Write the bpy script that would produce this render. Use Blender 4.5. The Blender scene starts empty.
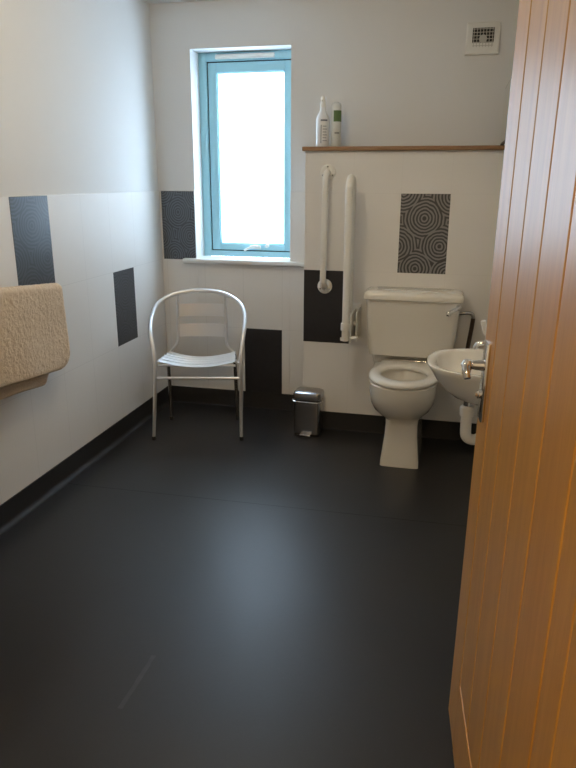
import bpy, bmesh, math, random
from mathutils import Vector, Matrix, noise
random.seed(4)
S = bpy.context.scene
C = S.collection
PI = math.pi

# ------------------------------------------------------------------ materials
def new_mat(name):
    m = bpy.data.materials.new(name); m.use_nodes = True
    nt = m.node_tree
    return m, nt, nt.nodes['Principled BSDF']

def N(nt, t, **kw):
    n = nt.nodes.new(t)
    for k, v in kw.items(): setattr(n, k, v)
    return n

def math_n(nt, op, a, b=None, c=None):
    n = N(nt, 'ShaderNodeMath', operation=op)
    for i, v in enumerate((a, b, c)):
        if v is None: continue
        if isinstance(v, (int, float)): n.inputs[i].default_value = v
        else: nt.links.new(v, n.inputs[i])
    return n.outputs[0]

def mixcol(nt, fac, a, b):
    n = N(nt, 'ShaderNodeMix', data_type='RGBA')
    if isinstance(fac, (int, float)): n.inputs[0].default_value = fac
    else: nt.links.new(fac, n.inputs[0])
    for i, v in ((6, a), (7, b)):
        if isinstance(v, tuple): n.inputs[i].default_value = (*v, 1)
        else: nt.links.new(v, n.inputs[i])
    return n.outputs[2]

def noise_tex(nt, scale, detail=3, coord='Object', stretch=None, rough=.5):
    tc = N(nt, 'ShaderNodeTexCoord')
    out = tc.outputs[coord]
    if stretch:
        mp = N(nt, 'ShaderNodeMapping'); mp.inputs['Scale'].default_value = stretch
        nt.links.new(out, mp.inputs[0]); out = mp.outputs[0]
    n = N(nt, 'ShaderNodeTexNoise'); n.inputs['Scale'].default_value = scale
    n.inputs['Detail'].default_value = detail; n.inputs['Roughness'].default_value = rough
    nt.links.new(out, n.inputs['Vector'])
    return n.outputs['Fac']

def bump(nt, bs, h, strength=.2, dist=.002):
    b = N(nt, 'ShaderNodeBump'); b.inputs['Strength'].default_value = strength
    b.inputs['Distance'].default_value = dist
    nt.links.new(h, b.inputs['Height']); nt.links.new(b.outputs[0], bs.inputs['Normal'])

def basic(name, col, rough=.5, metal=0, var=.06, scale=30, bstr=0, coat=0, stretch=None, spec=.5, ior=None):
    m, nt, bs = new_mat(name)
    f = noise_tex(nt, scale, stretch=stretch)
    lo = tuple(max(0, c*(1-var)) for c in col); hi = tuple(min(1, c*(1+var)) for c in col)
    nt.links.new(mixcol(nt, f, lo, hi), bs.inputs['Base Color'])
    bs.inputs['Roughness'].default_value = rough
    bs.inputs['Metallic'].default_value = metal
    bs.inputs['Specular IOR Level'].default_value = spec
    if coat:
        bs.inputs['Coat Weight'].default_value = coat; bs.inputs['Coat Roughness'].default_value = .12
    if bstr: bump(nt, bs, f, bstr, .001)
    return m

def tile_mat(name, axis, off, w, zoff=1.308, h=.4, col=(.78, .77, .75), rough=.22, gr=.90):
    m, nt, bs = new_mat(name)
    tc = N(nt, 'ShaderNodeTexCoord'); sp = N(nt, 'ShaderNodeSeparateXYZ')
    nt.links.new(tc.outputs['Object'], sp.inputs[0])
    a = math_n(nt, 'PINGPONG', math_n(nt, 'SUBTRACT', sp.outputs[axis], off), w/2)
    z = math_n(nt, 'PINGPONG', math_n(nt, 'SUBTRACT', sp.outputs[2], zoff), h/2)
    d = math_n(nt, 'MINIMUM', a, z)
    g = math_n(nt, 'LESS_THAN', d, .0014)
    f = noise_tex(nt, 2.5)
    c0 = mixcol(nt, f, tuple(c*.97 for c in col), tuple(c*1.03 for c in col))
    nt.links.new(mixcol(nt, g, c0, tuple(c*gr for c in col)), bs.inputs['Base Color'])
    bs.inputs['Roughness'].default_value = rough
    hgt = math_n(nt, 'MINIMUM', math_n(nt, 'DIVIDE', d, .003), 1.0)
    bump(nt, bs, hgt, .10, .001)
    return m

def swirl_mat(name, axis, lo=(.066, .067, .072), hi=(.24, .245, .26), rough=.25, bs_=.25, freq=24, metal=.2):
    """dark tile with families of concentric raised silver rings"""
    m, nt, bs = new_mat(name)
    tc = N(nt, 'ShaderNodeTexCoord'); sp = N(nt, 'ShaderNodeSeparateXYZ')
    nt.links.new(tc.outputs['Generated'], sp.inputs[0])
    wob = noise_tex(nt, 7, 2, 'Generated')
    u, v = sp.outputs[axis], sp.outputs[2]
    dmin = None
    for (cu, cv) in ((.5, .70), (.84, .35), (-.04, .34), (.36, .06), (.06, 1.02), (1.05, .97), (1.02, .0)):
        du = math_n(nt, 'MULTIPLY', math_n(nt, 'SUBTRACT', u, cu), .63)
        dv = math_n(nt, 'SUBTRACT', v, cv)
        d = math_n(nt, 'SQRT', math_n(nt, 'ADD', math_n(nt, 'MULTIPLY', du, du), math_n(nt, 'MULTIPLY', dv, dv)))
        dmin = d if dmin is None else math_n(nt, 'SMOOTH_MIN', dmin, d, .01)
    dw = math_n(nt, 'ADD', dmin, math_n(nt, 'MULTIPLY', wob, .035))
    s = math_n(nt, 'SINE', math_n(nt, 'MULTIPLY', dw, 2*PI*freq))
    s01 = math_n(nt, 'MULTIPLY_ADD', s, .5, .5)
    r = N(nt, 'ShaderNodeValToRGB'); nt.links.new(s01, r.inputs[0])
    r.color_ramp.elements[0].position = .35; r.color_ramp.elements[1].position = .7
    dot = math_n(nt, 'GREATER_THAN', dmin, .024)
    k = math_n(nt, 'MULTIPLY', r.outputs[0], dot)
    nt.links.new(mixcol(nt, k, lo, hi), bs.inputs['Base Color'])
    bs.inputs['Roughness'].default_value = rough; bs.inputs['Metallic'].default_value = metal
    bump(nt, bs, k, bs_, .0008)
    return m

SCUFF = ((-.79, 1.57), (-.79, 1.35))
def floor_mat():
    m, nt, bs = new_mat('vinyl')
    f1 = noise_tex(nt, 420, 2); f2 = noise_tex(nt, 1.6, 4)
    fl = math_n(nt, 'GREATER_THAN', f1, .69)
    base = mixcol(nt, f2, (.013, .0128, .0138), (.021, .0205, .0222))
    base = mixcol(nt, math_n(nt, 'MULTIPLY', fl, .3), base, (.10, .10, .11))
    tc = N(nt, 'ShaderNodeTexCoord'); sp = N(nt, 'ShaderNodeSeparateXYZ'); nt.links.new(tc.outputs['Object'], sp.inputs[0])
    # weld seam across the room, and one old scuff
    yy = math_n(nt, 'MULTIPLY_ADD', sp.outputs[0], .017, 2.613)
    wob = noise_tex(nt, 14, 2)
    w_ = math_n(nt, 'MULTIPLY_ADD', wob, .0026, .0006)
    sm = math_n(nt, 'LESS_THAN', math_n(nt, 'ABSOLUTE', math_n(nt, 'SUBTRACT', sp.outputs[1], yy)), w_)
    sm = math_n(nt, 'MULTIPLY', sm, .8)
    a, b_ = SCUFF
    L = math.hypot(b_[0]-a[0], b_[1]-a[1]); tx, ty = (b_[0]-a[0])/L, (b_[1]-a[1])/L
    px = math_n(nt, 'SUBTRACT', sp.outputs[0], a[0]); py = math_n(nt, 'SUBTRACT', sp.outputs[1], a[1])
    al = math_n(nt, 'ADD', math_n(nt, 'MULTIPLY', px, tx), math_n(nt, 'MULTIPLY', py, ty))
    ac = math_n(nt, 'ABSOLUTE', math_n(nt, 'SUBTRACT', math_n(nt, 'MULTIPLY', px, ty), math_n(nt, 'MULTIPLY', py, tx)))
    inl = math_n(nt, 'MULTIPLY', math_n(nt, 'GREATER_THAN', al, 0), math_n(nt, 'LESS_THAN', al, L))
    sc_ = math_n(nt, 'MULTIPLY', math_n(nt, 'MULTIPLY', inl, math_n(nt, 'LESS_THAN', ac, math_n(nt, 'MULTIPLY_ADD', wob, .012, .001))), wob)
    base = mixcol(nt, math_n(nt, 'MULTIPLY', sc_, .5), base, (.09, .09, .09))
    nt.links.new(mixcol(nt, sm, base, (.004, .004, .004)), bs.inputs['Base Color'])
    r = math_n(nt, 'MULTIPLY_ADD', f2, .10, .35)
    nt.links.new(r, bs.inputs['Roughness'])
    nt.links.new(math_n(nt, 'MULTIPLY_ADD', sm, -.36, .47), bs.inputs['Specular IOR Level'])
    f3 = noise_tex(nt, 60, 5, rough=.7)
    hh = math_n(nt, 'SUBTRACT', f3, math_n(nt, 'MULTIPLY', sm, 1.5))
    bump(nt, bs, hh, .22, .0012)
    return m

def wood_mat(name, c1, c2, stretch, scale=6, coat=.5, rough=.4):
    m, nt, bs = new_mat(name)
    f = noise_tex(nt, scale, 5, stretch=stretch, rough=.6)
    g = noise_tex(nt, scale*6, 2, stretch=stretch)
    ff = math_n(nt, 'MULTIPLY_ADD', g, .3, math_n(nt, 'MULTIPLY', f, .7))
    r = N(nt, 'ShaderNodeValToRGB'); nt.links.new(ff, r.inputs[0])
    r.color_ramp.elements[0].position = .3; r.color_ramp.elements[1].position = .7
    r.color_ramp.elements[0].color = (*c1, 1); r.color_ramp.elements[1].color = (*c2, 1)
    nt.links.new(r.outputs[0], bs.inputs['Base Color'])
    bs.inputs['Roughness'].default_value = rough
    bs.inputs['Coat Weight'].default_value = coat; bs.inputs['Coat Roughness'].default_value = .32
    bump(nt, bs, ff, .06, .001)
    return m

def glass_mat():
    m = bpy.data.materials.new('obscure_glass'); m.use_nodes = True
    nt = m.node_tree; nt.nodes.clear()
    out = N(nt, 'ShaderNodeOutputMaterial')
    tr = N(nt, 'ShaderNodeBsdfTransparent'); tr.inputs[0].default_value = (.93, .97, .98, 1)
    tl = N(nt, 'ShaderNodeBsdfTranslucent'); tl.inputs[0].default_value = (.92, .96, .98, 1)
    gl = N(nt, 'ShaderNodeBsdfGlossy'); gl.inputs['Roughness'].default_value = .1
    a = N(nt, 'ShaderNodeMixShader'); a.inputs[0].default_value = .4
    b = N(nt, 'ShaderNodeMixShader'); b.inputs[0].default_value = .05
    nt.links.new(tr.outputs[0], a.inputs[1]); nt.links.new(tl.outputs[0], a.inputs[2])
    nt.links.new(a.outputs[0], b.inputs[1]); nt.links.new(gl.outputs[0], b.inputs[2])
    nt.links.new(b.outputs[0], out.inputs[0])
    return m

M = {}
M['plaster'] = basic('plaster', (.74, .745, .74), .75, var=.02, scale=3)
M['ceiling'] = basic('ceiling_paint', (.76, .76, .75), .8, var=.02, scale=3)
M['tile_left'] = tile_mat('tile_left', 1, 2.419, .2686, rough=.5)
M['tile_back'] = tile_mat('tile_back', 0, -.963, .24)
M['tile_box'] = tile_mat('tile_box', 0, -.029, .246, gr=.955)
M['tile_right'] = tile_mat('tile_right', 1, 2.4, .25)
M['dark_tile'] = basic('dark_tile', (.028, .027, .030), .28, var=.2, scale=40)
M['swirl_x'] = swirl_mat('swirl_tile_back', 0)
M['swirl_y'] = swirl_mat('swirl_tile_left', 1, (.060, .066, .074), (.085, .093, .105), .36, .10, 26, .4)
M['swirl_w'] = swirl_mat('swirl_tile_window', 0, (.060, .068, .080), (.135, .15, .17), .25, .15, 26)
M['vinyl'] = floor_mat()
M['cove'] = basic('cove_vinyl', (.016, .0155, .0165), .6, var=.2, scale=60)
M['oak'] = wood_mat('oak', (.20, .10, .045), (.34, .19, .09), (1, 12, 12), 5, .2, .5)
M['pine'] = wood_mat('pine', (.48, .205, .020), (.63, .315, .048), (14, 14, 1), 2.5, .6, .5)
M['groove'] = wood_mat('pine_groove', (.13, .040, .005), (.17, .055, .008), (14, 14, 1), 2.5, .2, .5)
M['teal'] = basic('teal_light_cast', (.36, .67, .78), .4, var=.03, scale=12)  # frame colour carries the cyan cast of blue window light and bloom
M['white_plastic'] = basic('white_plastic', (.80, .80, .77), .3, var=.02, scale=20)
M['sill_paint'] = basic('sill_paint', (.80, .81, .81), .35, var=.02, scale=8)
M['shadow_gap'] = basic('shadow_gap', (.03, .06, .08), .6)  # near-black colour standing in for shade between frame and sash
M['glass'] = glass_mat()
M['ceramic'] = basic('ceramic', (.78, .76, .70), .1, var=.015, scale=4, coat=.6)
M['seat_plastic'] = basic('seat_plastic', (.80, .79, .75), .22, var=.015, scale=5)
M['chrome'] = basic('chrome', (.78, .78, .79), .1, 1, var=.03)
M['steel'] = basic('bin_steel', (.42, .41, .41), .22, 1, var=.05, stretch=(1, 1, 30), scale=20)
M['dark_plastic'] = basic('dark_plastic', (.018, .018, .019), .4)
M['aluminium'] = basic('aluminium', (.86, .87, .88), .3, .8, var=.04, scale=60)
M['slat'] = basic('slat_aluminium', (.88, .89, .91), .34, .65, var=.05, scale=60, stretch=(1, 20, 20))
M['rail'] = basic('rail_white', (.78, .77, .73), .28, var=.02)
M['pipe'] = basic('pipe_bronze', (.06, .04, .03), .4, .6)
M['fan_grille'] = basic('fan_grille', (.50, .49, .46), .5)
M['fan_dark'] = basic('fan_dark', (.02, .02, .02), .6)
M['mat'] = None
M['mirror'] = basic('mirror_glass', (.85, .87, .87), .03, 1, var=.01)
M['bottle'] = basic('bottle_white', (.80, .82, .84), .3, var=.02)
M['bottle_print'] = basic('bottle_print', (.16, .18, .24), .4)
M['bottle_print2'] = basic('bottle_print_grey', (.42, .45, .50), .4)
M['can'] = basic('can_body', (.62, .65, .62), .3, .1)
M['can_cap'] = basic('can_cap', (.64, .66, .65), .35)
M['can_green'] = basic('can_green', (.075, .15, .04), .4, var=.3, scale=60)
M['can_print'] = basic('can_print', (.25, .28, .27), .4)

def towel_mat():
    m, nt, bs = new_mat('cotton_pile')
    f = noise_tex(nt, 130, 4, rough=.75); g = noise_tex(nt, 9, 3)
    k = math_n(nt, 'MULTIPLY_ADD', f, .7, math_n(nt, 'MULTIPLY', g, .3))
    nt.links.new(mixcol(nt, k, (.48, .365, .245), (.86, .71, .53)), bs.inputs['Base Color'])
    bs.inputs['Roughness'].default_value = .95
    bs.inputs['Sheen Weight'].default_value = .3
    bump(nt, bs, f, .8, .004)
    return m
M['mat'] = towel_mat()

# ------------------------------------------------------------------ mesh helpers
def box(bm, x0, x1, y0, y1, z0, z1, bev=0, seg=2, T=None):
    b = bmesh.new(); bmesh.ops.create_cube(b, size=1)
    for v in b.verts:
        v.co = Vector(((x0+x1)/2+v.co.x*(x1-x0), (y0+y1)/2+v.co.y*(y1-y0), (z0+z1)/2+v.co.z*(z1-z0)))
    if bev: bmesh.ops.bevel(b, geom=b.edges[:], offset=bev, segments=seg, affect='EDGES', profile=.5)
    join(bm, b, T)

def join(bm, b, T=None):
    if T is not None: b.transform(T)
    me = bpy.data.meshes.new('tmp'); b.to_mesh(me); b.free()
    bm.from_mesh(me); bpy.data.meshes.remove(me)

def smooth_path(pts, n=8, closed=False):
    P = [Vector(p) for p in pts]; out = []
    L = len(P)
    rng = range(L if closed else L-1)
    for i in rng:
        if closed: p0, p1, p2, p3 = P[i-1], P[i], P[(i+1) % L], P[(i+2) % L]
        else:
            p1, p2 = P[i], P[i+1]
            p0 = P[i-1] if i > 0 else p1*2-p2
            p3 = P[i+2] if i+2 < L else p2*2-p1
        for k in range(n):
            t = k/n
            out.append(.5*((2*p1)+(p2-p0)*t+(2*p0-5*p1+4*p2-p3)*t*t+(3*p1-p0-3*p2+p3)*t**3))
    if not closed: out.append(P[-1])
    return out

def tube(bm, pts, r, seg=12, cap=True, closed=False):
    """r: radius or list of radii"""
    P = [Vector(p) for p in pts]; n = len(P)
    R = r if isinstance(r, list) else [r]*n
    tang = []
    for i in range(n):
        if closed: t = P[(i+1) % n]-P[i-1]
        else: t = P[min(i+1, n-1)]-P[max(i-1, 0)]
        tang.append(t.normalized())
    ref = Vector((0, 0, 1)) if abs(tang[0].z) < .9 else Vector((1, 0, 0))
    nrm = (ref-tang[0]*ref.dot(tang[0])).normalized()
    rings = []
    for i in range(n):
        nrm = (nrm-tang[i]*nrm.dot(tang[i])).normalized()
        bi = tang[i].cross(nrm)
        rings.append([bm.verts.new(P[i]+(nrm*math.cos(2*PI*k/seg)+bi*math.sin(2*PI*k/seg))*R[i]) for k in range(seg)])
    skin(bm, rings, closed)
    if cap and not closed:
        bm.faces.new(rings[0][::-1]); bm.faces.new(rings[-1])

def skin(bm, rings, wrap=False):
    n = len(rings); s = len(rings[0])
    for i in range(n if wrap else n-1):
        a, b = rings[i], rings[(i+1) % n]
        for k in range(s):
            bm.faces.new((a[k], a[(k+1) % s], b[(k+1) % s], b[k]))

def loft(bm, rings, cap0=True, cap1=True):
    V = [[bm.verts.new(p) for p in r] for r in rings]
    skin(bm, V)
    if cap0: bm.faces.new(V[0][::-1])
    if cap1: bm.faces.new(V[-1])
    return V

def lathe(bm, prof, seg=24, T=None):
    """prof: (r, z) list; spun about Z"""
    b = bmesh.new()
    loft(b, [[(r*math.cos(2*PI*k/seg), r*math.sin(2*PI*k/seg), z) for k in range(seg)] for r, z in prof])
    join(bm, b, T)

def Tz(x, y, z, rot=None):
    m = Matrix.Translation((x, y, z))
    return m @ rot if rot is not None else m

RX = lambda a: Matrix.Rotation(a, 4, 'X')
RY = lambda a: Matrix.Rotation(a, 4, 'Y')
RZ = lambda a: Matrix.Rotation(a, 4, 'Z')

ORG = {}
def obj(name, bm, m, parent=None, smooth=True, angle=40, world=True, origin=None):
    """one mesh object; verts given in world coordinates unless world=False"""
    o0 = Vector((0, 0, 0))
    if parent is not None and world: o0 = ORG[parent]
    elif origin is not None: o0 = Vector(origin)
    if o0.length: bm.transform(Matrix.Translation(-o0))
    bmesh.ops.recalc_face_normals(bm, faces=bm.faces[:])
    if smooth:
        for f in bm.faces: f.smooth = True
        for e in bm.edges:
            if len(e.link_faces) == 2 and e.calc_face_angle(0) > math.radians(angle): e.smooth = False
    me = bpy.data.meshes.new(name); bm.to_mesh(me); bm.free()
    me.materials.append(m)
    o = bpy.data.objects.new(name, me); C.objects.link(o)
    if parent is not None:
        o.parent = parent; ORG[o] = ORG[parent]
    else:
        o.location = o0; ORG[o] = o0
    return o

def tag(o, label, cat, group=None):
    o['label'] = label; o['category'] = cat
    if group: o['group'] = group
    return o

def thing(name, label, cat, loc, rz=0):
    o = bpy.data.objects.new(name, None); C.objects.link(o)
    o.empty_display_size = .1
    o.location = loc; o.rotation_euler = (0, 0, rz); ORG[o] = Vector(loc)
    if label: tag(o, label, cat)
    return o

def struct(name, bm, m, **kw):
    o = obj(name, bm, m, **kw); o['kind'] = 'structure'; return o

def BM(): return bmesh.new()

# ------------------------------------------------------------------ the room
XL, XR, YB, YF, CEIL = -1.714, .24, 3.859, 3.602, 2.294
TT = .008                       # tile thickness
YE = .585                       # entrance wall, room face
HX0, HX1, HY = -1.3, .9, -1.6   # hallway behind the camera
TOP = 1.308

b = BM(); box(b, XL-.15, HX1+.1, HY-.1, YB+.3, -.1, 0); struct('floor', b, M['vinyl'], smooth=False)
b = BM(); box(b, XL-.15, HX1+.1, HY-.1, YB+.3, CEIL, CEIL+.1); struct('ceiling', b, M['ceiling'], smooth=False)

b = BM(); box(b, XL-.12, XL-TT, .46, YB+.26, 0, CEIL)
wall_left = struct('wall_left', b, M['plaster'], smooth=False)
b = BM(); box(b, XL-TT, XL, YE, YB, .09, TOP, .0015, 1); obj('wall_tiles', b, M['tile_left'], wall_left)
for i, (y0, y1, z0, z1) in enumerate(((2.419, 2.6876, .908, TOP), (3.2248, 3.4934-.03, .508, .908))):
    b = BM(); box(b, XL-.004, XL+.0012, y0+.0015, y1-.0015, z0+.0015, z1-.0015, .0008, 1)
    obj('pattern_tile', b, M['swirl_y'], wall_left)

WX0, WX1, WZ0, WZ1 = -1.493, -.917, .92, 2.062   # window opening
YR = 3.99
b = BM()
for (x0, x1, y0, y1) in ((WX0, WX1, YB+TT, YR), (WX0, -.88, YR, YB+.26)):
    box(b, XL-TT, x0, y0, y1, 0, CEIL); box(b, x1, XR+.12, y0, y1, 0, CEIL)
    box(b, x0, x1, y0, y1, 0, WZ0-.025); box(b, x0, x1, y0, y1, WZ1, CEIL)
wall_back = struct('wall_back', b, M['plaster'], smooth=False)
b = BM()
box(b, XL, WX0, YB, YB+TT, .09, TOP, .001, 1); box(b, WX1, -.7776, YB, YB+TT, .09, TOP, .001, 1)
box(b, WX0, WX1, YB, YB+TT, .09, WZ0-.026)
obj('wall_tiles', b, M['tile_back'], wall_back)
b = BM(); box(b, -1.703, WX0-.004, YB-.0012, YB+.004, .910, TOP-.0015, .0008, 1); obj('pattern_tile', b, M['swirl_w'], wall_back)
b = BM(); box(b, -1.2, -.9645, YB-.0012, YB+.004, .09, .5065, .0008, 1); obj('dark_tile', b, M['dark_tile'], wall_back)

# boxed-in lower wall that hides the pipes
BX = -.7776; LZ = 1.515
b = BM(); box(b, BX+TT, XR, YF+TT, YB+TT, 0, LZ)
wall_box = struct('wall_back_boxing', b, M['plaster'], smooth=False)
b = BM(); box(b, BX, XR, YF, YF+TT, .09, LZ, .001, 1); box(b, BX, BX+TT, YF+TT, YB, .09, LZ)
obj('wall_tiles', b, M['tile_box'], wall_box)
b = BM(); box(b, -.275, -.029, YF-.0012, YF+.004, .908, TOP, .0008, 1); obj('pattern_tile', b, M['swirl_x'], wall_box)
b = BM(); box(b, BX+.001, -.521, YF-.0012, YF+.004, .5095, .9065, .0008, 1); obj('dark_tile', b, M['dark_tile'], wall_box)
b = BM(); box(b, BX-.012, XR, YF-.022, YB+.001, LZ, LZ+.021, .004, 3)
struct('trim_1', b, M['oak'])

b = BM(); box(b, XR+TT, XR+.12, .46, YB+TT, 0, CEIL)
wall_right = struct('wall_right', b, M['plaster'], smooth=False)
b = BM(); box(b, XR, XR+TT, YE, YF, .09, TOP, .0015, 1); obj('wall_tiles', b, M['tile_right'], wall_right)

# entrance wall and hallway behind the camera
DX0, DX1, DH = -.80, .17, 2.06
b = BM()
box(b, XL-.12, DX0, .46, YE, 0, CEIL); box(b, DX1, HX1, .46, YE, 0, CEIL); box(b, DX0, DX1, .46, YE, DH, CEIL)
struct('wall_front', b, M['plaster'], smooth=False)
b = BM(); box(b, HX0-.1, HX0, HY, .46, 0, CEIL); struct('wall_hall_left', b, M['plaster'], smooth=False)
b = BM(); box(b, HX1, HX1+.1, HY, YE, 0, CEIL); struct('wall_hall_right', b, M['plaster'], smooth=False)
b = BM(); box(b, HX0-.1, HX1+.1, HY-.1, HY, 0, CEIL); struct('wall_hall_end', b, M['plaster'], smooth=False)

# coved vinyl skirting
def cove(name, p0, p1, nrm, rad=.03, h=.105, t=.004):
    """profile swept from p0 to p1 along a wall whose inward normal is nrm"""
    prof = [(0, h), (t, h-.001)]
    for k in range(7):
        a = k/6*PI/2
        prof.append((t+rad-rad*math.cos(a), .0006+rad-rad*math.sin(a)))
    prof += [(t+rad+.002, .0003), (0, .0003)]
    bm = BM(); n = Vector((*nrm, 0))
    loft(bm, [[Vector((*p, 0))+n*q+Vector((0, 0, z)) for q, z in prof] for p in (p0, p1)])
    return struct(name, bm, M['cove'])
cove('baseboard_left', (XL, YE), (XL, YB), (1, 0), .022)
cove('baseboard_back', (XL, YB), (BX, YB), (0, -1), .004)
cove('baseboard_boxing_side', (BX, YB), (BX, YF), (-1, 0), .004)
cove('baseboard_boxing', (BX-.004, YF), (XR, YF), (0, -1), .004)
cove('baseboard_right', (XR, YF), (XR, YE), (-1, 0))

# ------------------------------------------------------------------ window
win = thing('window_1', None, None, (-1.2, YR, WZ0)); win['kind'] = 'structure'
def ring_frame(x0, x1, z0, z1, w, y0, y1, bev=.003, wb=None):
    bm = BM(); wb = wb or w
    box(bm, x0, x0+w, y0, y1, z0, z1, bev); box(bm, x1-w, x1, y0, y1, z0, z1, bev)
    box(bm, x0+w-.002, x1-w+.002, y0, y1, z0, z0+wb, bev); box(bm, x0+w-.002, x1-w+.002, y0, y1, z1-w, z1, bev)
    return bm
FX0, FX1, FZ0, FZ1 = WX0+.0005, -.8805, WZ0+.0005, WZ1-.0005
fr = obj('window_frame', ring_frame(FX0, FX1, FZ0, FZ1, .046, 3.993, 4.06, wb=.034), M['teal'], win)
b = ring_frame(FX0+.042, FX1-.042, FZ0+.030, FZ1-.042, .012, 4.010, 4.05, .001); obj('shadow_gap', b, M['shadow_gap'], fr)  # dark ring modelled in place of the shadow line round the sash
sx0, sx1, sz0, sz1 = FX0+.0525, FX1-.0525, FZ0+.040, FZ1-.052
sash = obj('sash', ring_frame(sx0, sx1, sz0, sz1, .052, 4.000, 4.05, .005, .036), M['teal'], win)
obj('glazing_bead', ring_frame(sx0+.048, sx1-.048, sz0+.032, sz1-.048, .01, 4.006, 4.03, .003), M['teal'], sash)
b = BM(); box(b, sx0+.045, sx1-.045, 4.026, 4.032, sz0+.030, sz1-.045); obj('glass', b, M['glass'], win, smooth=False)
b = BM()
box(b, -1.387, -1.04, 3.978, 3.9935, 2.024, 2.049, .004); box(b, -1.37, -1.057, 3.972, 3.9785, 2.030, 2.043, .002)
obj('trickle_vent', b, M['white_plastic'], win)
b = BM()
box(b, -1.20, -1.13, 3.988, 4.0005, sz0+.010, sz0+.030, .004)
tube(b, smooth_path([(-1.15, 3.99, sz0+.026), (-1.15, 3.968, sz0+.028), (-1.17, 3.962, sz0+.028), (-1.21, 3.962, sz0+.010), (-1.225, 3.963, sz0+.002)], 5), .007, 10)
lathe(b, [(0.0, -.012), (.011, -.012), (.011, .012), (0.0, .012)], 14, Tz(-1.09, 3.99, sz0+.03, RX(PI/2)))
obj('handle', b, M['white_plastic'], win)
b = BM(); box(b, WX0-.078, WX1+.134, YB-.038, YB+.001, WZ0-.026, WZ0, .008, 3)
box(b, WX0+.001, WX1-.001, YB-.01, 3.9925, WZ0-.0245, WZ0)
obj('window_sill', b, M['sill_paint'], win)

# ------------------------------------------------------------------ door, opened into the room
ang = math.radians(5.3); tilt = math.radians(.5)
ud = Vector((math.sin(ang), -math.cos(ang), 0)); nd = Vector((-math.cos(ang), -math.sin(ang), 0))
wd = (Vector((0, 0, 1))*math.cos(tilt)-nd*math.sin(tilt)); nd2 = ud.cross(wd)
if nd2.dot(nd) < 0: nd2 = -nd2
q = Vector((.077, 1.554, .006))
DM = Matrix(((ud.x, nd2.x, wd.x, q.x), (ud.y, nd2.y, wd.y, q.y), (ud.z, nd2.z, wd.z, q.z), (0, 0, 0, 1)))
door = thing('door_1', None, None, (q.x, q.y, 0)); door['kind'] = 'structure'
def dbox(bm, u0, u1, n0, n1, z0, z1, bev=0): box(bm, u0, u1, n0, n1, z0, z1, bev, 2, DM)
LW, LH = .965, 2.035
SW = .138
b = BM(); dbox(b, 0, SW, -.04, 0, 0, LH, .003); obj('lock_stile', b, M['pine'], door, smooth=False)
b = BM(); dbox(b, LW-.12, LW, -.04, 0, 0, LH, .003); obj('hinge_stile', b, M['pine'], door, smooth=False)
b = BM(); dbox(b, SW+.001, LW-.121, -.04, 0.001, 0, .20, .004); obj('bottom_rail', b, M['pine'], door, smooth=False)
b = BM(); dbox(b, SW+.001, LW-.121, -.04, 0, LH-.11, LH, .003); obj('top_rail', b, M['pine'], door, smooth=False)
b = BM(); dbox(b, SW, LW-.12, -.034, -.006, .195, LH-.105); obj('groove_backing', b, M['groove'], door)
pw = .155; u = SW+.0025
while u < LW-.13:
    u1 = min(u+pw-.0045, LW-.1235)
    b = BM(); dbox(b, u, u1, -.02, -.0008, .2005, LH-.1105, .003); obj('plank', b, M['pine'], door, smooth=False)
    u += pw
b = BM()
dbox(b, .048, .096, -.0005, .009, .860, 1.037, .003)
plate = obj('handle_plate', b, M['chrome'], door)
b = BM()
lathe(b, [(0, 0), (.013, 0), (.0115, .014), (.009, .034), (0, .035)], 16, DM @ Tz(.072, .006, .985, RX(-PI/2)))
tube(b, [DM @ Vector(p) for p in smooth_path([(.072, .030, .985), (.074, .041, .985), (.082, .046, .981), (.092, .046, .972), (.099, .044, .961)], 6)], [.009]*7+[.010]*6+[.0095]*6+[.0085]*6, 14)
lathe(b, [(0, -.013), (.009, -.011), (.0145, 0), (.009, .011), (0, .013)], 16, DM @ Tz(.074, .043, .985))
obj('lever', b, M['chrome'], door)
b = BM()
lathe(b, [(0, 0), (.009, 0), (.009, .005), (.005, .007), (.005, .013), (0, .013)], 14, DM @ Tz(.072, .008, .918, RX(-PI/2)))
box(b, .068, .076, .012, .017, .909, .927, .002, 2, DM)
obj('thumb_turn', b, M['chrome'], door)
b = BM()
for z in (.25, 1.02, 1.8):
    tube(b, [DM @ Vector((LW+.006, .006, z)), DM @ Vector((LW+.006, .006, z+.1))], .006, 10)
obj('hinge', b, M['chrome'], door)

# ------------------------------------------------------------------ chair
ch = thing('armchair', 'shiny aluminium cafe armchair with slatted seat in the corner below the window', 'chair', (-1.293, 3.262, 0), math.radians(13.6))
A = M['aluminium']
half = [(-.241, -.004, .012), (-.241, 0, .15), (-.238, .003, .33), (-.238, .004, .42), (-.241, .02, .50), (-.250, .06, .575),
        (-.255, .12, .625), (-.250, .19, .67), (-.225, .255, .715), (-.155, .302, .752), (-.075, .322, .768), (0, .326, .772)]
left = [(x+d, y, z) for (x, y, z), d in zip(half, (0, .010, .020, .024, .020, .010, .004, .002, 0, 0, 0, 0))]
path = smooth_path(left+[(-x+(.006 if .2 < z < .7 else 0), y, z) for x, y, z in half[-2::-1]], 7)
b = BM(); tube(b, path, [.0115-.0025*max(0, 1-p.z/.35) for p in path], 14); obj('arm_loop', b, A, ch, world=False)
for s in (-1, 1):
    b = BM()
    tube(b, smooth_path([(.19*s, .24, .425), (.192*s, .27, .36), (.194*s, .30, .2), (.197*s, .318, .012)], 6), .0105, 12)
    obj('rear_leg', b, M['steel'], ch, world=False)  # darker metal than the front legs, painting in their shade and dark reflections
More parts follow.
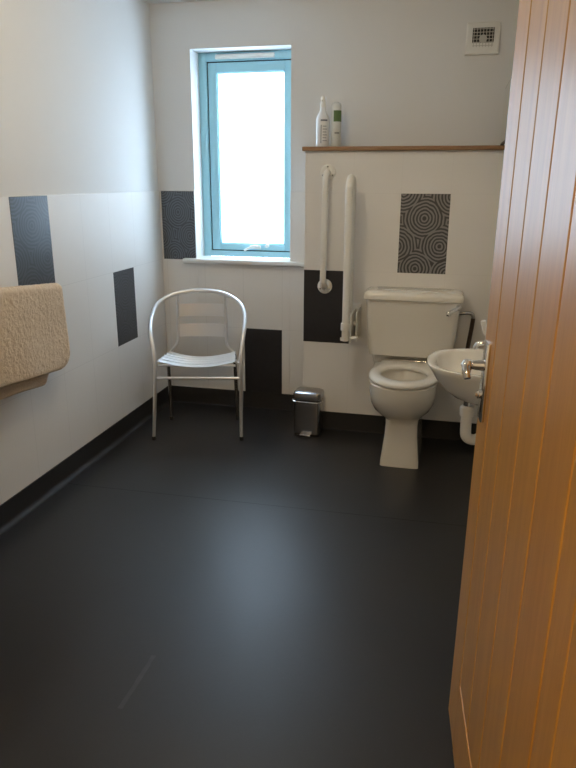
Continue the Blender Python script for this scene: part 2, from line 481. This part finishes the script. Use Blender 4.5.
for (x, y) in ((-.241, -.004), (.241, -.004), (-.197, .318), (.197, .318)):
    b = BM(); lathe(b, [(0, 0), (.011, 0), (.0118, .006), (.0118, .02), (.0, .02)], 14, Tz(x, y, 0)); obj('foot_cap', b, M['dark_plastic'], ch, world=False)
b = BM(); tube(b, [(-.216, .004, .352), (.243, .004, .352)], .008, 10); obj('stretcher', b, A, ch, world=False)
for s in (-1, 1):
    b = BM(); tube(b, smooth_path([((.240 if s > 0 else -.214), .008, .432), ((.225 if s > 0 else -.206), .02, .434), (.205*s, .1, .425), (.20*s, .2, .412), (.195*s, .27, .408), (.18*s, .298, .42), (.15*s, .30, .46),
                         (.138*s+.004, .303, .50), (.136*s+.004, .310, .6), (.134*s+.004, .318, .7), (.132*s+.004, .318, .755)], 6), .0085, 10)
    obj('seat_rail', b, A, ch, world=False)
b = BM(); tube(b, [(-.197, .21, .405), (.197, .21, .405)], .007, 10); tube(b, [(-.21, .07, .404), (.21, .07, .404)], .007, 10); obj('seat_brace', b, A, ch, world=False)
def slat_mesh(y0, z0, y1, z1, hw, dip, n=20, th=.003, back=False):
    """curved slat; cross section from (y0,z0) to (y1,z1)"""
    bm = BM(); rings = []
    dy, dz = y1-y0, z1-z0; L = math.hypot(dy, dz); ny, nz = -dz/L, dy/L
    for i in range(n+1):
        x = -hw+2*hw*i/n; k = 1-(x/hw)**2
        oy, oz = (dip*k, 0) if back else (0, -dip*k)
        if back: top = [(0, 0), (1, 0)]
        else: top = [(k2/8, .006*(1-(2*k2/8-1)**2)) for k2 in range(9)]
        prof = top+[(t, h-th) for t, h in top[::-1]]
        rings.append([(x, y0+dy*t+ny*h+oy, z0+dz*t+nz*h+oz) for t, h in prof])
    loft(bm, rings); return bm
SB = None
for i in range(5):
    y = -.004+i*.058
    z = .451-.004*i
    o = obj('seat_slat', slat_mesh(y, z-(0 if i else .004), y+.040, z-.002, .203-.004*i, .032), M['slat'], ch, world=False, angle=30)
    o.location.x = .010
obj('back_slat', slat_mesh(.312, .583, .306, .510, .137, .020, back=True), M['slat'], ch, world=False, angle=20)
obj('back_slat', slat_mesh(.320, .698, .315, .626, .135, .020, back=True), M['slat'], ch, world=False, angle=20)

# ------------------------------------------------------------------ pedal bin
bn = thing('pedal_bin', 'small chrome rectangular pedal bin on the floor beside the toilet', 'bin', (-.722, 3.508, 0), math.radians(-2))
W, D = .076, .056
def rrect(hx, hy, r, z, n=5, cx=0, cy=0):
    pts = []
    for (sx, sy, a0) in ((1, 1, 0), (-1, 1, PI/2), (-1, -1, PI), (1, -1, 3*PI/2)):
        for k in range(n+1):
            a = a0+k/n*PI/2
            pts.append((cx+sx*(hx-r)+r*math.cos(a), cy+sy*(hy-r)+r*math.sin(a), z))
    return pts
b = BM(); loft(b, [rrect(W-.002, D-.002, .022, 0), rrect(W-.002, D-.002, .022, .014)]); obj('base', b, M['dark_plastic'], bn, world=False)
b = BM(); loft(b, [rrect(W, D, .022, .0142), rrect(W, D, .022, .205)]); obj('body', b, M['steel'], bn, world=False)
b = BM(); loft(b, [rrect(W-.006, D-.006, .02, .205), rrect(W-.006, D-.006, .02, .213)]); obj('rim', b, M['dark_plastic'], bn, world=False)
b = BM(); loft(b, [rrect(W+.003, D+.003, .024, .2132), rrect(W+.003, D+.003, .024, .240), rrect(W, D, .022, .250), rrect(W-.012, D-.012, .016, .257), rrect(W-.035, D-.032, .01, .259)])
obj('lid', b, M['steel'], bn, world=False)
b = BM(); box(b, -.03, .03, -D-.03, -D+.004, .016, .021, .002); box(b, -.03, .03, -D-.033, -D-.026, .008, .021, .002); obj('pedal', b, M['chrome'], bn, world=False)
b = BM(); tube(b, smooth_path([(-W-.004, 0, .196), (-W-.007, -.025, .204), (-W-.005, -.05, .206), (-W+.02, -D-.009, .204), (W-.02, -D-.009, .204), (W+.005, -.05, .206), (W+.007, -.025, .204), (W+.004, 0, .196)], 5), .003, 8)
obj('carry_handle', b, M['chrome'], bn, world=False)
b = BM(); box(b, W-.03, W-.008, D+.003, D+.008, .15, .215, .002); obj('hinge', b, M['chrome'], bn, world=False)

# ------------------------------------------------------------------ toilet
TX = -.192
to = thing('toilet', 'white close-coupled toilet standing against the tiled boxing', 'toilet', (TX, 3.3, 0))
def pan_ring(yf, wf, yb, wb, z, a=None, n=20, p=2.3, cx=TX):
    """plan outline: rounded front (towards -Y) of half width wf, straight back of half width wb"""
    a = a or wf*1.25
    pts = []
    for k in range(n+1):                       # front arc from +x side to -x side
        t = k/n*PI
        c, s = math.cos(t), math.sin(t)
        pts.append((cx+wf*math.copysign(abs(c)**(2/p), c), yf+a-a*abs(s)**(2/p), z))
    r = .02
    for k in range(1, 6):
        f = k/6; pts.append((cx-wf+(wf-wb)*f*f*(3-2*f), yf+a+(yb-r-yf-a)*f, z))
    pts += [(cx-wb, yb-r, z), (cx-wb+r*.3, yb-r*.3, z), (cx-wb+r, yb, z), (cx+wb-r, yb, z), (cx+wb-r*.3, yb-r*.3, z), (cx+wb, yb-r, z)]
    for k in range(5, 0, -1):
        f = k/6; pts.append((cx+wf-(wf-wb)*f*f*(3-2*f), yf+a+(yb-r-yf-a)*f, z))
    return pts
b = BM()
P2 = TX+.006
rings = [pan_ring(3.148, .096, 3.57, .098, 0, .03, p=6, cx=P2), pan_ring(3.149, .095, 3.57, .097, .03, .03, p=6, cx=P2), pan_ring(3.152, .088, 3.565, .09, .09, .035, p=5, cx=P2),
         pan_ring(3.158, .081, 3.56, .088, .16, .04, p=4, cx=P2), pan_ring(3.163, .079, 3.555, .088, .215, .05, p=3.4, cx=P2), pan_ring(3.160, .084, 3.555, .09, .240, .07, p=2.8, cx=P2),
         pan_ring(3.132, .112, 3.555, .10, .262, .12, p=2.4), pan_ring(3.098, .138, 3.56, .115, .288, .15), pan_ring(3.070, .155, 3.57, .14, .325, .17),
         pan_ring(3.054, .162, 3.58, .165, .37, .185), pan_ring(3.047, .165, 3.585, .175, .43, .19)]
# rim and inside of the bowl
def el(cy, ax, ay, z):
    pts = []
    n = 20
    for k in range(n+1):
        t = k/n*PI; pts.append((TX+ax*math.cos(t), cy-ay*math.sin(t), z))
    m = len(rings[0])-n-1
    for k in range(1, m+1):
        t = PI+k/(m+1)*PI; pts.append((TX+ax*math.cos(t), cy-ay*math.sin(t), z))
    return pts
rings += [pan_ring(3.052, .160, 3.583, .172, .4345, .185), el(3.275, .125, .145, .4345), el(3.275, .118, .138, .42), el(3.28, .112, .13, .36), el(3.30, .08, .09, .30), el(3.32, .05, .055, .27)]
loft(b, rings)
obj('pan', b, M['ceramic'], to, angle=50)
b = BM()
def seat_ring(d, z, hole=False):
    if hole: return el(3.268, .112-d, .136-d, z)
    return pan_ring(3.040+d, .172-d, 3.50-d, .135-d, z, .215, p=2.1)
o_in = [seat_ring(0, .437, True), seat_ring(0.002, .437, True)]
rr = [seat_ring(-.002, .4375, True), seat_ring(.006, .4375), seat_ring(.0, .443), seat_ring(.001, .455), seat_ring(.008, .4615), seat_ring(.028, .4635),
      seat_ring(-.016, .4610, True), seat_ring(-.004, .4555, True), seat_ring(0, .447, True)]
V = [[b.verts.new(p) for p in r] for r in rr]; skin(b, V, True)
obj('seat', b, M['seat_plastic'], to, angle=60)
b = BM()
for s in (-1, 1):
    lathe(b, [(0, 0), (.016, 0), (.016, .006), (.009, .01), (.009, .026), (0, .026)], 14, Tz(TX+.075*s, 3.522, .4345))
tube(b, [(TX-.1, 3.522, .454), (TX+.1, 3.522, .454)], .008, 10)
obj('seat_hinge', b, M['chrome'], to)
b = BM()
CX = -.178
loft(b, [rrect(.20, .033, .015, .4345+.001, cx=CX, cy=3.564), rrect(.205, .035, .015, .488, cx=CX, cy=3.562)]); obj('cistern_shelf', b, M['ceramic'], to)
b = BM()
def tank(hw, y0, z, r=.03): return rrect(hw, (3.598-y0)/2, r, z, cx=CX, cy=(y0+3.598)/2)
loft(b, [tank(.196, 3.47, .4885, .03), tank(.213, 3.447, .496, .03), tank(.219, 3.442, .53, .03), tank(.228, 3.432, .65), tank(.237, 3.424, .789)])
obj('cistern', b, M['ceramic'], to, angle=50)
b = BM()
loft(b, [tank(.24, 3.421, .7895), tank(.25, 3.412, .793), tank(.251, 3.411, .812, .032), tank(.247, 3.415, .824, .032), tank(.236, 3.426, .831, .03), tank(.2, 3.45, .8335, .03)])
obj('cistern_lid', b, M['ceramic'], to, angle=50)
b = BM()
lathe(b, [(0, 0), (.014, 0), (.014, .006), (.009, .011), (.009, .024), (0, .025)], 16, Tz(.050, 3.428, .768, RX(PI/2)))
tube(b, smooth_path([(.054, 3.406, .772), (.038, 3.398, .764), (.018, 3.386, .754), (.004, 3.374, .745)], 5), [.009]*10+[.0105]*6, 12)
lathe(b, [(0, -.013), (.010, -.011), (.0135, 0), (.010, .011), (0, .013)], 14, Tz(.002, 3.372, .744))
obj('flush_lever', b, M['chrome'], to)

b = BM(); tube(b, smooth_path([(.126, 3.52, .70), (.122, 3.52, .65), (.112, 3.522, .55), (.10, 3.525, .40), (.10, 3.54, .33), (.10, 3.57, .31), (.10, 3.601, .31)], 6), .011, 12)
sp_ = obj('supply_pipe', b, M['pipe'], to)
b = BM(); tube(b, smooth_path([(.055, 3.52, .722), (.095, 3.52, .726), (.120, 3.52, .720), (.126, 3.52, .695)], 5), .0095, 12); obj('elbow', b, M['steel'], sp_)

# ------------------------------------------------------------------ basin on the right-hand wall
BXW = XR
ba = thing('wash_basin', 'small white wall-hung hand basin half hidden by the door', 'basin', (BXW, 2.63, .45))
def d_ring(pr, hl, z, cy=2.63, n=28, p=2.6, back=BXW-.0005):
    pts = []
    for k in range(n+1):
        t = -PI/2+k/n*PI
        c, s = math.cos(t), math.sin(t)
        pts.append((back-pr*abs(c)**(2/p), cy+hl*math.copysign(abs(s)**(2/p), s), z))
    return pts
b = BM()
ob = lambda pr, hl, z, back: d_ring(pr, hl, z, back=back)
R_ = [d_ring(.12, .08, .548), d_ring(.165, .11, .556), d_ring(.205, .145, .575), d_ring(.245, .178, .608), d_ring(.275, .201, .645), d_ring(.295, .216, .68),
      d_ring(.307, .223, .698), d_ring(.305, .222, .7035), d_ring(.297, .216, .705),
      d_ring(.217, .19, .702, back=BXW-.06), d_ring(.207, .181, .694, back=BXW-.064), d_ring(.19, .16, .66, back=BXW-.072), d_ring(.155, .12, .62, back=BXW-.085), d_ring(.09, .06, .592, back=BXW-.11), d_ring(.05, .028, .588, back=BXW-.12)]
loft(b, R_); obj('bowl', b, M['ceramic'], ba, angle=60)
b = BM()
PXY = (.10, 2.60)
tube(b, [(PXY[0], PXY[1], .552), (PXY[0], PXY[1], .525)], .017, 16); obj('waste_tail', b, M['chrome'], ba)
b = BM()
lathe(b, [(0, .49), (.027, .49), (.028, .495), (.028, .526), (.022, .531), (0, .531)], 20, Tz(PXY[0], PXY[1], 0))
tube(b, smooth_path([(PXY[0], PXY[1], .492), (PXY[0], PXY[1], .44), (PXY[0]+.004, PXY[1], .405), (PXY[0]+.022, PXY[1]+.005, .39), (PXY[0]+.044, PXY[1]+.01, .39), (PXY[0]+.062, PXY[1]+.014, .405), (PXY[0]+.066, PXY[1]+.015, .43), (PXY[0]+.068, PXY[1]+.015, .455), (PXY[0]+.085, PXY[1]+.015, .475), (PXY[0]+.11, PXY[1]+.015, .48), (BXW, PXY[1]+.015, .48)], 6), .0215, 16)
lathe(b, [(0, .44), (.026, .44), (.026, .465), (0, .465)], 18, Tz(PXY[0]+.067, PXY[1]+.015, 0))
obj('waste_trap', b, M['white_plastic'], ba)
b = BM(); tube(b, smooth_path([(.15, 2.575, .565), (.146, 2.57, .50), (.143, 2.565, .445), (.152, 2.57, .42), (.18, 2.58, .415), (BXW, 2.59, .415)], 6), .006, 10); obj('supply_hose', b, M['dark_plastic'], ba)
b = BM()
lathe(b, [(0, .7025), (.024, .7025), (.024, .709), (.019, .713), (.018, .775), (.014, .785), (0, .786)], 20, Tz(.185, 2.63, 0))
tube(b, smooth_path([(.185, 2.63, .75), (.165, 2.63, .772), (.14, 2.63, .778), (.118, 2.63, .772), (.110, 2.63, .752)], 5), .010, 12)
tp = obj('tap', b, M['chrome'], ba)
b = BM(); tube(b, smooth_path([(.183, 2.63, .780), (.172, 2.62, .792), (.146, 2.61, .82), (.130, 2.598, .870)], 5), [.006]*6+[.008]*5+[.009]*5, 12); obj('tap_lever', b, M['white_plastic'], tp)

# ------------------------------------------------------------------ grab rails
gr = thing('grab_rail', 'white fixed vertical grab rail, nearest the window, over the dark tile', 'grab rail', (-.657, YF, .813))
GX = -.657
b = BM(); tube(b, smooth_path([(GX-.003, YF-.006, .822), (GX-.003, YF-.032, .826), (GX-.003, YF-.058, .845), (GX-.003, YF-.064, .90), (GX, YF-.064, 1.15), (GX+.001, YF-.064, 1.33), (GX+.002, YF-.058, 1.385), (GX+.002, YF-.032, 1.407), (GX+.002, YF-.006, 1.41)], 7), .0165, 16)
obj('tube', b, M['rail'], gr)
for z, x in ((.822, GX-.003), (1.41, GX+.002)):
    b = BM(); lathe(b, [(0, 0), (.040, 0), (.040, .005), (.036, .009), (.018, .011), (0, .011)], 24, Tz(x, YF-.0005, z, RX(PI/2))); fl = obj('flange', b, M['rail'], gr)
    for k in range(3):
        a = PI/2+k*2*PI/3; b = BM()
        lathe(b, [(0, 0), (.005, 0), (.004, .003), (0, .003)], 10, Tz(x+.028*math.cos(a), YF-.0095, z+.028*math.sin(a), RX(PI/2)))
        obj('screw', b, M['steel'], fl)

hr = thing('hinged_support_rail', 'white drop-down support rail folded up beside the toilet cistern', 'support rail', (-.495, YF, .55))
HXr = -.510
b = BM(); tube(b, smooth_path([(HXr, 3.392, .575), (HXr, 3.392, .70), (HXr, 3.392, 1.0), (HXr, 3.392, 1.30), (HXr, 3.396, 1.345), (HXr, 3.425, 1.378), (HXr, 3.465, 1.378), (HXr, 3.494, 1.345), (HXr, 3.498, 1.30), (HXr, 3.498, 1.0), (HXr, 3.498, .66)], 7), .0185, 16)
obj('tube', b, M['rail'], hr)
b = BM(); lathe(b, [(0, .63), (.0235, .63), (.0245, .634), (.0245, .664), (.0235, .668), (0, .668)], 20, Tz(HXr, 3.392, 0)); obj('collar', b, M['rail'], hr)
b = BM(); box(b, HXr-.022, HXr+.054, YF-.008, YF-.001, .545, .735, .003); obj('wall_plate', b, M['rail'], hr)
b = BM()
box(b, HXr+.021, HXr+.027, 3.40, YF-.006, .56, .71, .003); box(b, HXr+.046, HXr+.052, 3.44, YF-.006, .56, .72, .003)
tube(b, [(HXr-.022, 3.498, .645), (HXr+.054, 3.498, .645)], .012, 14); tube(b, [(HXr-.022, 3.392, .582), (HXr+.054, 3.45, .582)], .010, 12)
obj('hinge_bracket', b, M['rail'], hr)

# ------------------------------------------------------------------ bottles on the oak ledge
LT = LZ+.021
bo = thing('spray_bottle', 'white spray bottle with pointed cap standing on the oak ledge', 'bottle', (-.706, 3.70, LT))
b = BM(); lathe(b, [(0, 0), (.031, 0), (.0335, .004), (.0335, .140), (.030, .152), (.018, .172), (.0145, .186), (.0145, .196), (0, .196)], 28, Tz(-.706, 3.70, LT)); obj('body', b, M['bottle'], bo)
b = BM(); lathe(b, [(0, .1962), (.0155, .1962), (.0155, .205), (.0125, .222), (.010, .244), (.006, .249), (0, .25)], 20, Tz(-.706, 3.70, LT)); box(b, -.714, -.706, 3.678, 3.69, LT+.222, LT+.232, .002); obj('cap', b, M['white_plastic'], bo)
def wrap(r, a0, a1, z0, z1, cx, cy, th=.0006, n=14):
    bm = BM(); rings = []
    for i in range(n+1):
        a = a0+(a1-a0)*i/n
        c, s = math.cos(a), math.sin(a)
        rings.append([(cx+rr*c, cy+rr*s, z) for rr, z in ((r, z0), (r+th, z0), (r+th, z1), (r, z1))])
    loft(bm, rings); return bm
def addwrap(bm, *a, **k):
    join(bm, wrap(*a, **k))
d0 = math.radians(-90)
b = BM(); addwrap(b, .0334, d0-.15, d0+.95, .128+LT, .136+LT, -.706, 3.70)
addwrap(b, .0334, d0-.12, d0+.0, .020+LT, .110+LT, -.706, 3.70); obj('label_print', b, M['bottle_print'], bo)
b = BM()
for k in range(6): addwrap(b, .0334, d0+.18, d0+.9-.1*(k % 2), LT+.03+.014*k, LT+.036+.014*k, -.706, 3.70)
obj('label_text', b, M['bottle_print2'], bo)
ca = thing('aerosol_can', 'slim aerosol can with a green band on the oak ledge', 'can', (-.636, 3.70, LT))
b = BM(); lathe(b, [(0, 0), (.0255, 0), (.0265, .003), (.0265, .176), (.0255, .180), (0, .180)], 26, Tz(-.636, 3.70, LT)); obj('body', b, M['can'], ca)
b = BM(); lathe(b, [(0, .1802), (.0262, .1802), (.0262, .202), (.022, .214), (.012, .221), (0, .222)], 26, Tz(-.636, 3.70, LT)); obj('cap', b, M['can_cap'], ca)
b = BM(); addwrap(b, .0264, d0-.35, d0+1.6, LT+.125, LT+.179, -.636, 3.70); obj('label_band', b, M['can_green'], ca)
b = BM(); addwrap(b, .0264, d0-.1, d0+.9, LT+.066, LT+.074, -.636, 3.70); obj('label_text', b, M['can_print'], ca)

# ------------------------------------------------------------------ extractor fan
ef = thing('extractor_fan', 'white square extractor fan high on the back wall', 'extractor fan', (.07, YB+TT, 2.05))
yw = YB+TT
b = BM()
loft(b, [[(-.012, yw-.0005, 1.978), (.152, yw-.0005, 1.978), (.152, yw-.0005, 2.128), (-.012, yw-.0005, 2.128)],
         [(-.012, yw-.017, 1.982), (.152, yw-.017, 1.982), (.152, yw-.004, 2.128), (-.012, yw-.004, 2.128)],
         [(-.004, yw-.020, 1.992), (.144, yw-.020, 1.992), (.144, yw-.008, 2.122), (-.004, yw-.008, 2.122)]])
obj('housing', b, M['white_plastic'], ef, smooth=False)
b = BM()
FT = Tz(.0715, yw-.0148, 2.050, RX(math.radians(5)))
box(b, -.052, .052, -.003, .004, -.050, .050, .001, 1, FT); obj('opening', b, M['fan_dark'], ef)
b = BM()
for k in range(-3, 4):
    box(b, -.05, .05, -.006, -.0025, k*.0150-.0014, k*.0150+.0014, 0, 1, FT)
for k in range(-3, 4):
    box(b, k*.0150-.0014, k*.0150+.0014, -.0065, -.0028, -.05, .05, 0, 1, FT)
lathe(b, [(0, 0), (.019, 0), (.019, .004), (0, .005)], 20, FT @ Tz(0, -.004, 0, RX(PI/2)))
obj('grille', b, M['fan_grille'], ef, smooth=False)

# ------------------------------------------------------------------ mirror on the right wall at the end of the ledge
mi = thing('wall_mirror', 'thin edge of a tilted mirror on the right wall above the oak ledge', 'mirror', (XR+TT, 3.55, LT+.004))
b = BM(); MT = Tz(XR-.0450, 3.7, LT+.004)
box(b, -.0045, -.0025, -.412, -.008, .008, .254, 0, 1, MT); obj('glass', b, M['mirror'], mi, smooth=False)
b = BM(); box(b, -.0024, .010, -.42, 0, 0, .262, .001, 1, MT); obj('mirror_frame', b, M['dark_plastic'], mi, smooth=False)
for y in (-.34, -.08):
    b = BM(); box(b, .010, .049, y-.01, y+.01, .12, .15, .002, 1, MT); obj('bracket', b, M['chrome'], mi)

# ------------------------------------------------------------------ bath mat over a rail on the left wall
RZm = math.radians(-5.5)
rl = thing('towel_rail', 'towel rail hidden under the beige bath mat on the left wall', 'towel rail', (XL, 2.2, .93))
RLX, RLZ = XL+.075, .957
rz = lambda y: RLZ-(y-2.2)*math.tan(-RZm)
b = BM(); tube(b, [(RLX, 1.62, rz(1.62)), (RLX, 2.52, rz(2.52))], .009, 12); obj('bar', b, M['chrome'], rl)
for y in (1.68, 2.47):
    b = BM(); tube(b, [(XL+.0005, y, rz(y)), (XL+.012, y, rz(y)), (XL+.013, y, rz(y)), (RLX, y, rz(y))], [.022, .022, .008, .008], 14); obj('post', b, M['chrome'], rl)

def mat_mesh():
    bm = BM()
    y0, y1 = 1.72, 2.585
    Lf, Lb, rr = .345, .405, .017          # front drop, back drop, fold radius
    NS, NT = 240, 220
    th = .010
    half_w = (y1-y0)/2; yc = (y0+y1)/2
    tot = Lf+Lb+PI*rr
    def place(s, t, h):
        # t: 0 front hem .. tot back hem
        if t < Lf: x, z, nx, nz = rr, -(Lf-t), 1, 0
        elif t < Lf+PI*rr:
            a = (t-Lf)/rr; x, z, nx, nz = rr*math.cos(a), rr*math.sin(a), math.cos(a), math.sin(a)
        else: x, z, nx, nz = -rr, -(t-Lf-PI*rr), -1, 0
        drop = max(0, -z)
        flare = .020*min(1, drop/.3)**1.2
        if t < Lf: x += flare*.6
        return Vector((x+nx*h, s, z+nz*h)), Vector((nx, 0, nz))
    rc = .085
    def hemclip(s, t):
        """pull grid points in round the four corners"""
        ds = half_w-abs(s); e0 = min(t, tot-t)
        if ds < rc and e0 < rc:
            dx, dy = rc-ds, rc-e0
            m = max(dx, dy); r = math.hypot(dx, dy)
            k = m/r if r > 0 else 1
            ds2, e2 = rc-dx*k, rc-dy*k
            s = math.copysign(half_w-ds2, s)
            t = e2 if t < tot/2 else tot-e2
        return s, t
    grid = {}
    for side in (0, 1):
        for i in range(NS+1):
            for j in range(NT+1):
                s = -half_w+2*half_w*i/NS; t = tot*j/NT
                s2, t2 = hemclip(s, t)
                edge = min(half_w-abs(s), min(t, tot-t))
                e = min(1, edge/.02); prof = math.sqrt(max(0, 1-(1-e)**2))
                off = 0 if t < tot/2 else -.10
                n1 = noise.noise(Vector((s*230, t*230, side*9.)))*.5+noise.noise(Vector((s*110, t*110, 4+side*9.)))*.5
                n2 = noise.noise(Vector((s*9, t*9, 7.)))
                n3 = noise.noise(Vector((s*48, t*48, 11.)))
                h = (th*prof+.0028*n1*prof+.0016*n3*prof+.002*n2*prof) if side == 0 else -.004*prof
                p, _ = place(s2, t2, h)
                k = min(1, max(0, (t-Lf)/(PI*rr)))
                p.y += yc + off*k*(1 if s > 0 else 0)*(s/half_w)
                p.x += .004*math.sin(s*14+t*3)*min(1, max(0, -p.z)/.2)
                if side == 1 and edge <= 1e-9: grid[1, i, j] = grid[0, i, j]; continue
                p = Vector((RLX+p.x, p.y, p.z+rz(p.y)+.002))
                grid[side, i, j] = bm.verts.new(p)
    for side in (0, 1):
        for i in range(NS):
            for j in range(NT):
                f = [grid[side, i, j], grid[side, i+1, j], grid[side, i+1, j+1], grid[side, i, j+1]]
                if len(set(f)) == 4:
                    bm.faces.new(f if side == 0 else f[::-1])
    return bm
bmx = mat_mesh()
mo = obj('bath_mat', bmx, M['mat'], angle=180, origin=(RLX, 2.16, .55))
tag(mo, 'fluffy beige bath mat with rounded corners hanging on the left wall', 'bath mat')

# ------------------------------------------------------------------ light
w = bpy.data.worlds.new('World'); S.world = w; w.use_nodes = True
bg = w.node_tree.nodes['Background']
bg.inputs[0].default_value = (.70, .83, 1.0, 1); bg.inputs[1].default_value = 13.2

def area(name, loc, size, power, col, rot=(0, 0, 0), shape='DISK'):
    l = bpy.data.lights.new(name, 'AREA'); l.shape = shape; l.size = size; l.energy = power; l.color = col
    o = bpy.data.objects.new(name, l); C.objects.link(o); o.location = loc; o.rotation_euler = rot
    return o
l = bpy.data.lights.new('ceiling_lamp_light', 'POINT'); l.energy = 13.5; l.color = (1.0, .80, .52); l.shadow_soft_size = .06
o = bpy.data.objects.new('ceiling_lamp_light', l); C.objects.link(o); o.location = (-.75, 2.25, CEIL-.12)
area('hall_lamp_light', (-.2, -.5, CEIL-.02), .3, 24, (1.0, .70, .38))
p = area('window_portal', (-1.19, 4.20, 1.49), .7, 1, (1, 1, 1), (-PI/2, 0, 0), 'RECTANGLE')
p.data.size = .62; p.data.size_y = 1.16; p.data.cycles.is_portal = True

# ------------------------------------------------------------------ camera
cam = bpy.data.cameras.new('Camera'); co = bpy.data.objects.new('Camera', cam); C.objects.link(co)
cam.sensor_fit = 'VERTICAL'; cam.sensor_height = 36; cam.lens = 675/768*36
cam.clip_start = .02
def unit(v): return v.normalized()
f = 675.0
Yc = unit(Vector((458-288, 179-384, f)))
Dn = Vector((280-288, 2600-384, f)); Dn = unit(Dn-Yc*Dn.dot(Yc))
Zc = -Dn; Xc = Yc.cross(Zc)
R = Matrix((Xc, Yc, Zc))
cols = (R.col[0], -R.col[1], -R.col[2])
m4 = Matrix.Identity(4)
for j in range(3):
    for i in range(3): m4[i][j] = cols[j][i]
m4.translation = Vector((0, 0, 1.38))
co.matrix_world = m4
S.camera = co
S.view_settings.view_transform = 'Standard'; S.view_settings.look = 'None'
S.view_settings.exposure = 0; S.view_settings.gamma = 1; S.view_settings.use_curve_mapping = False
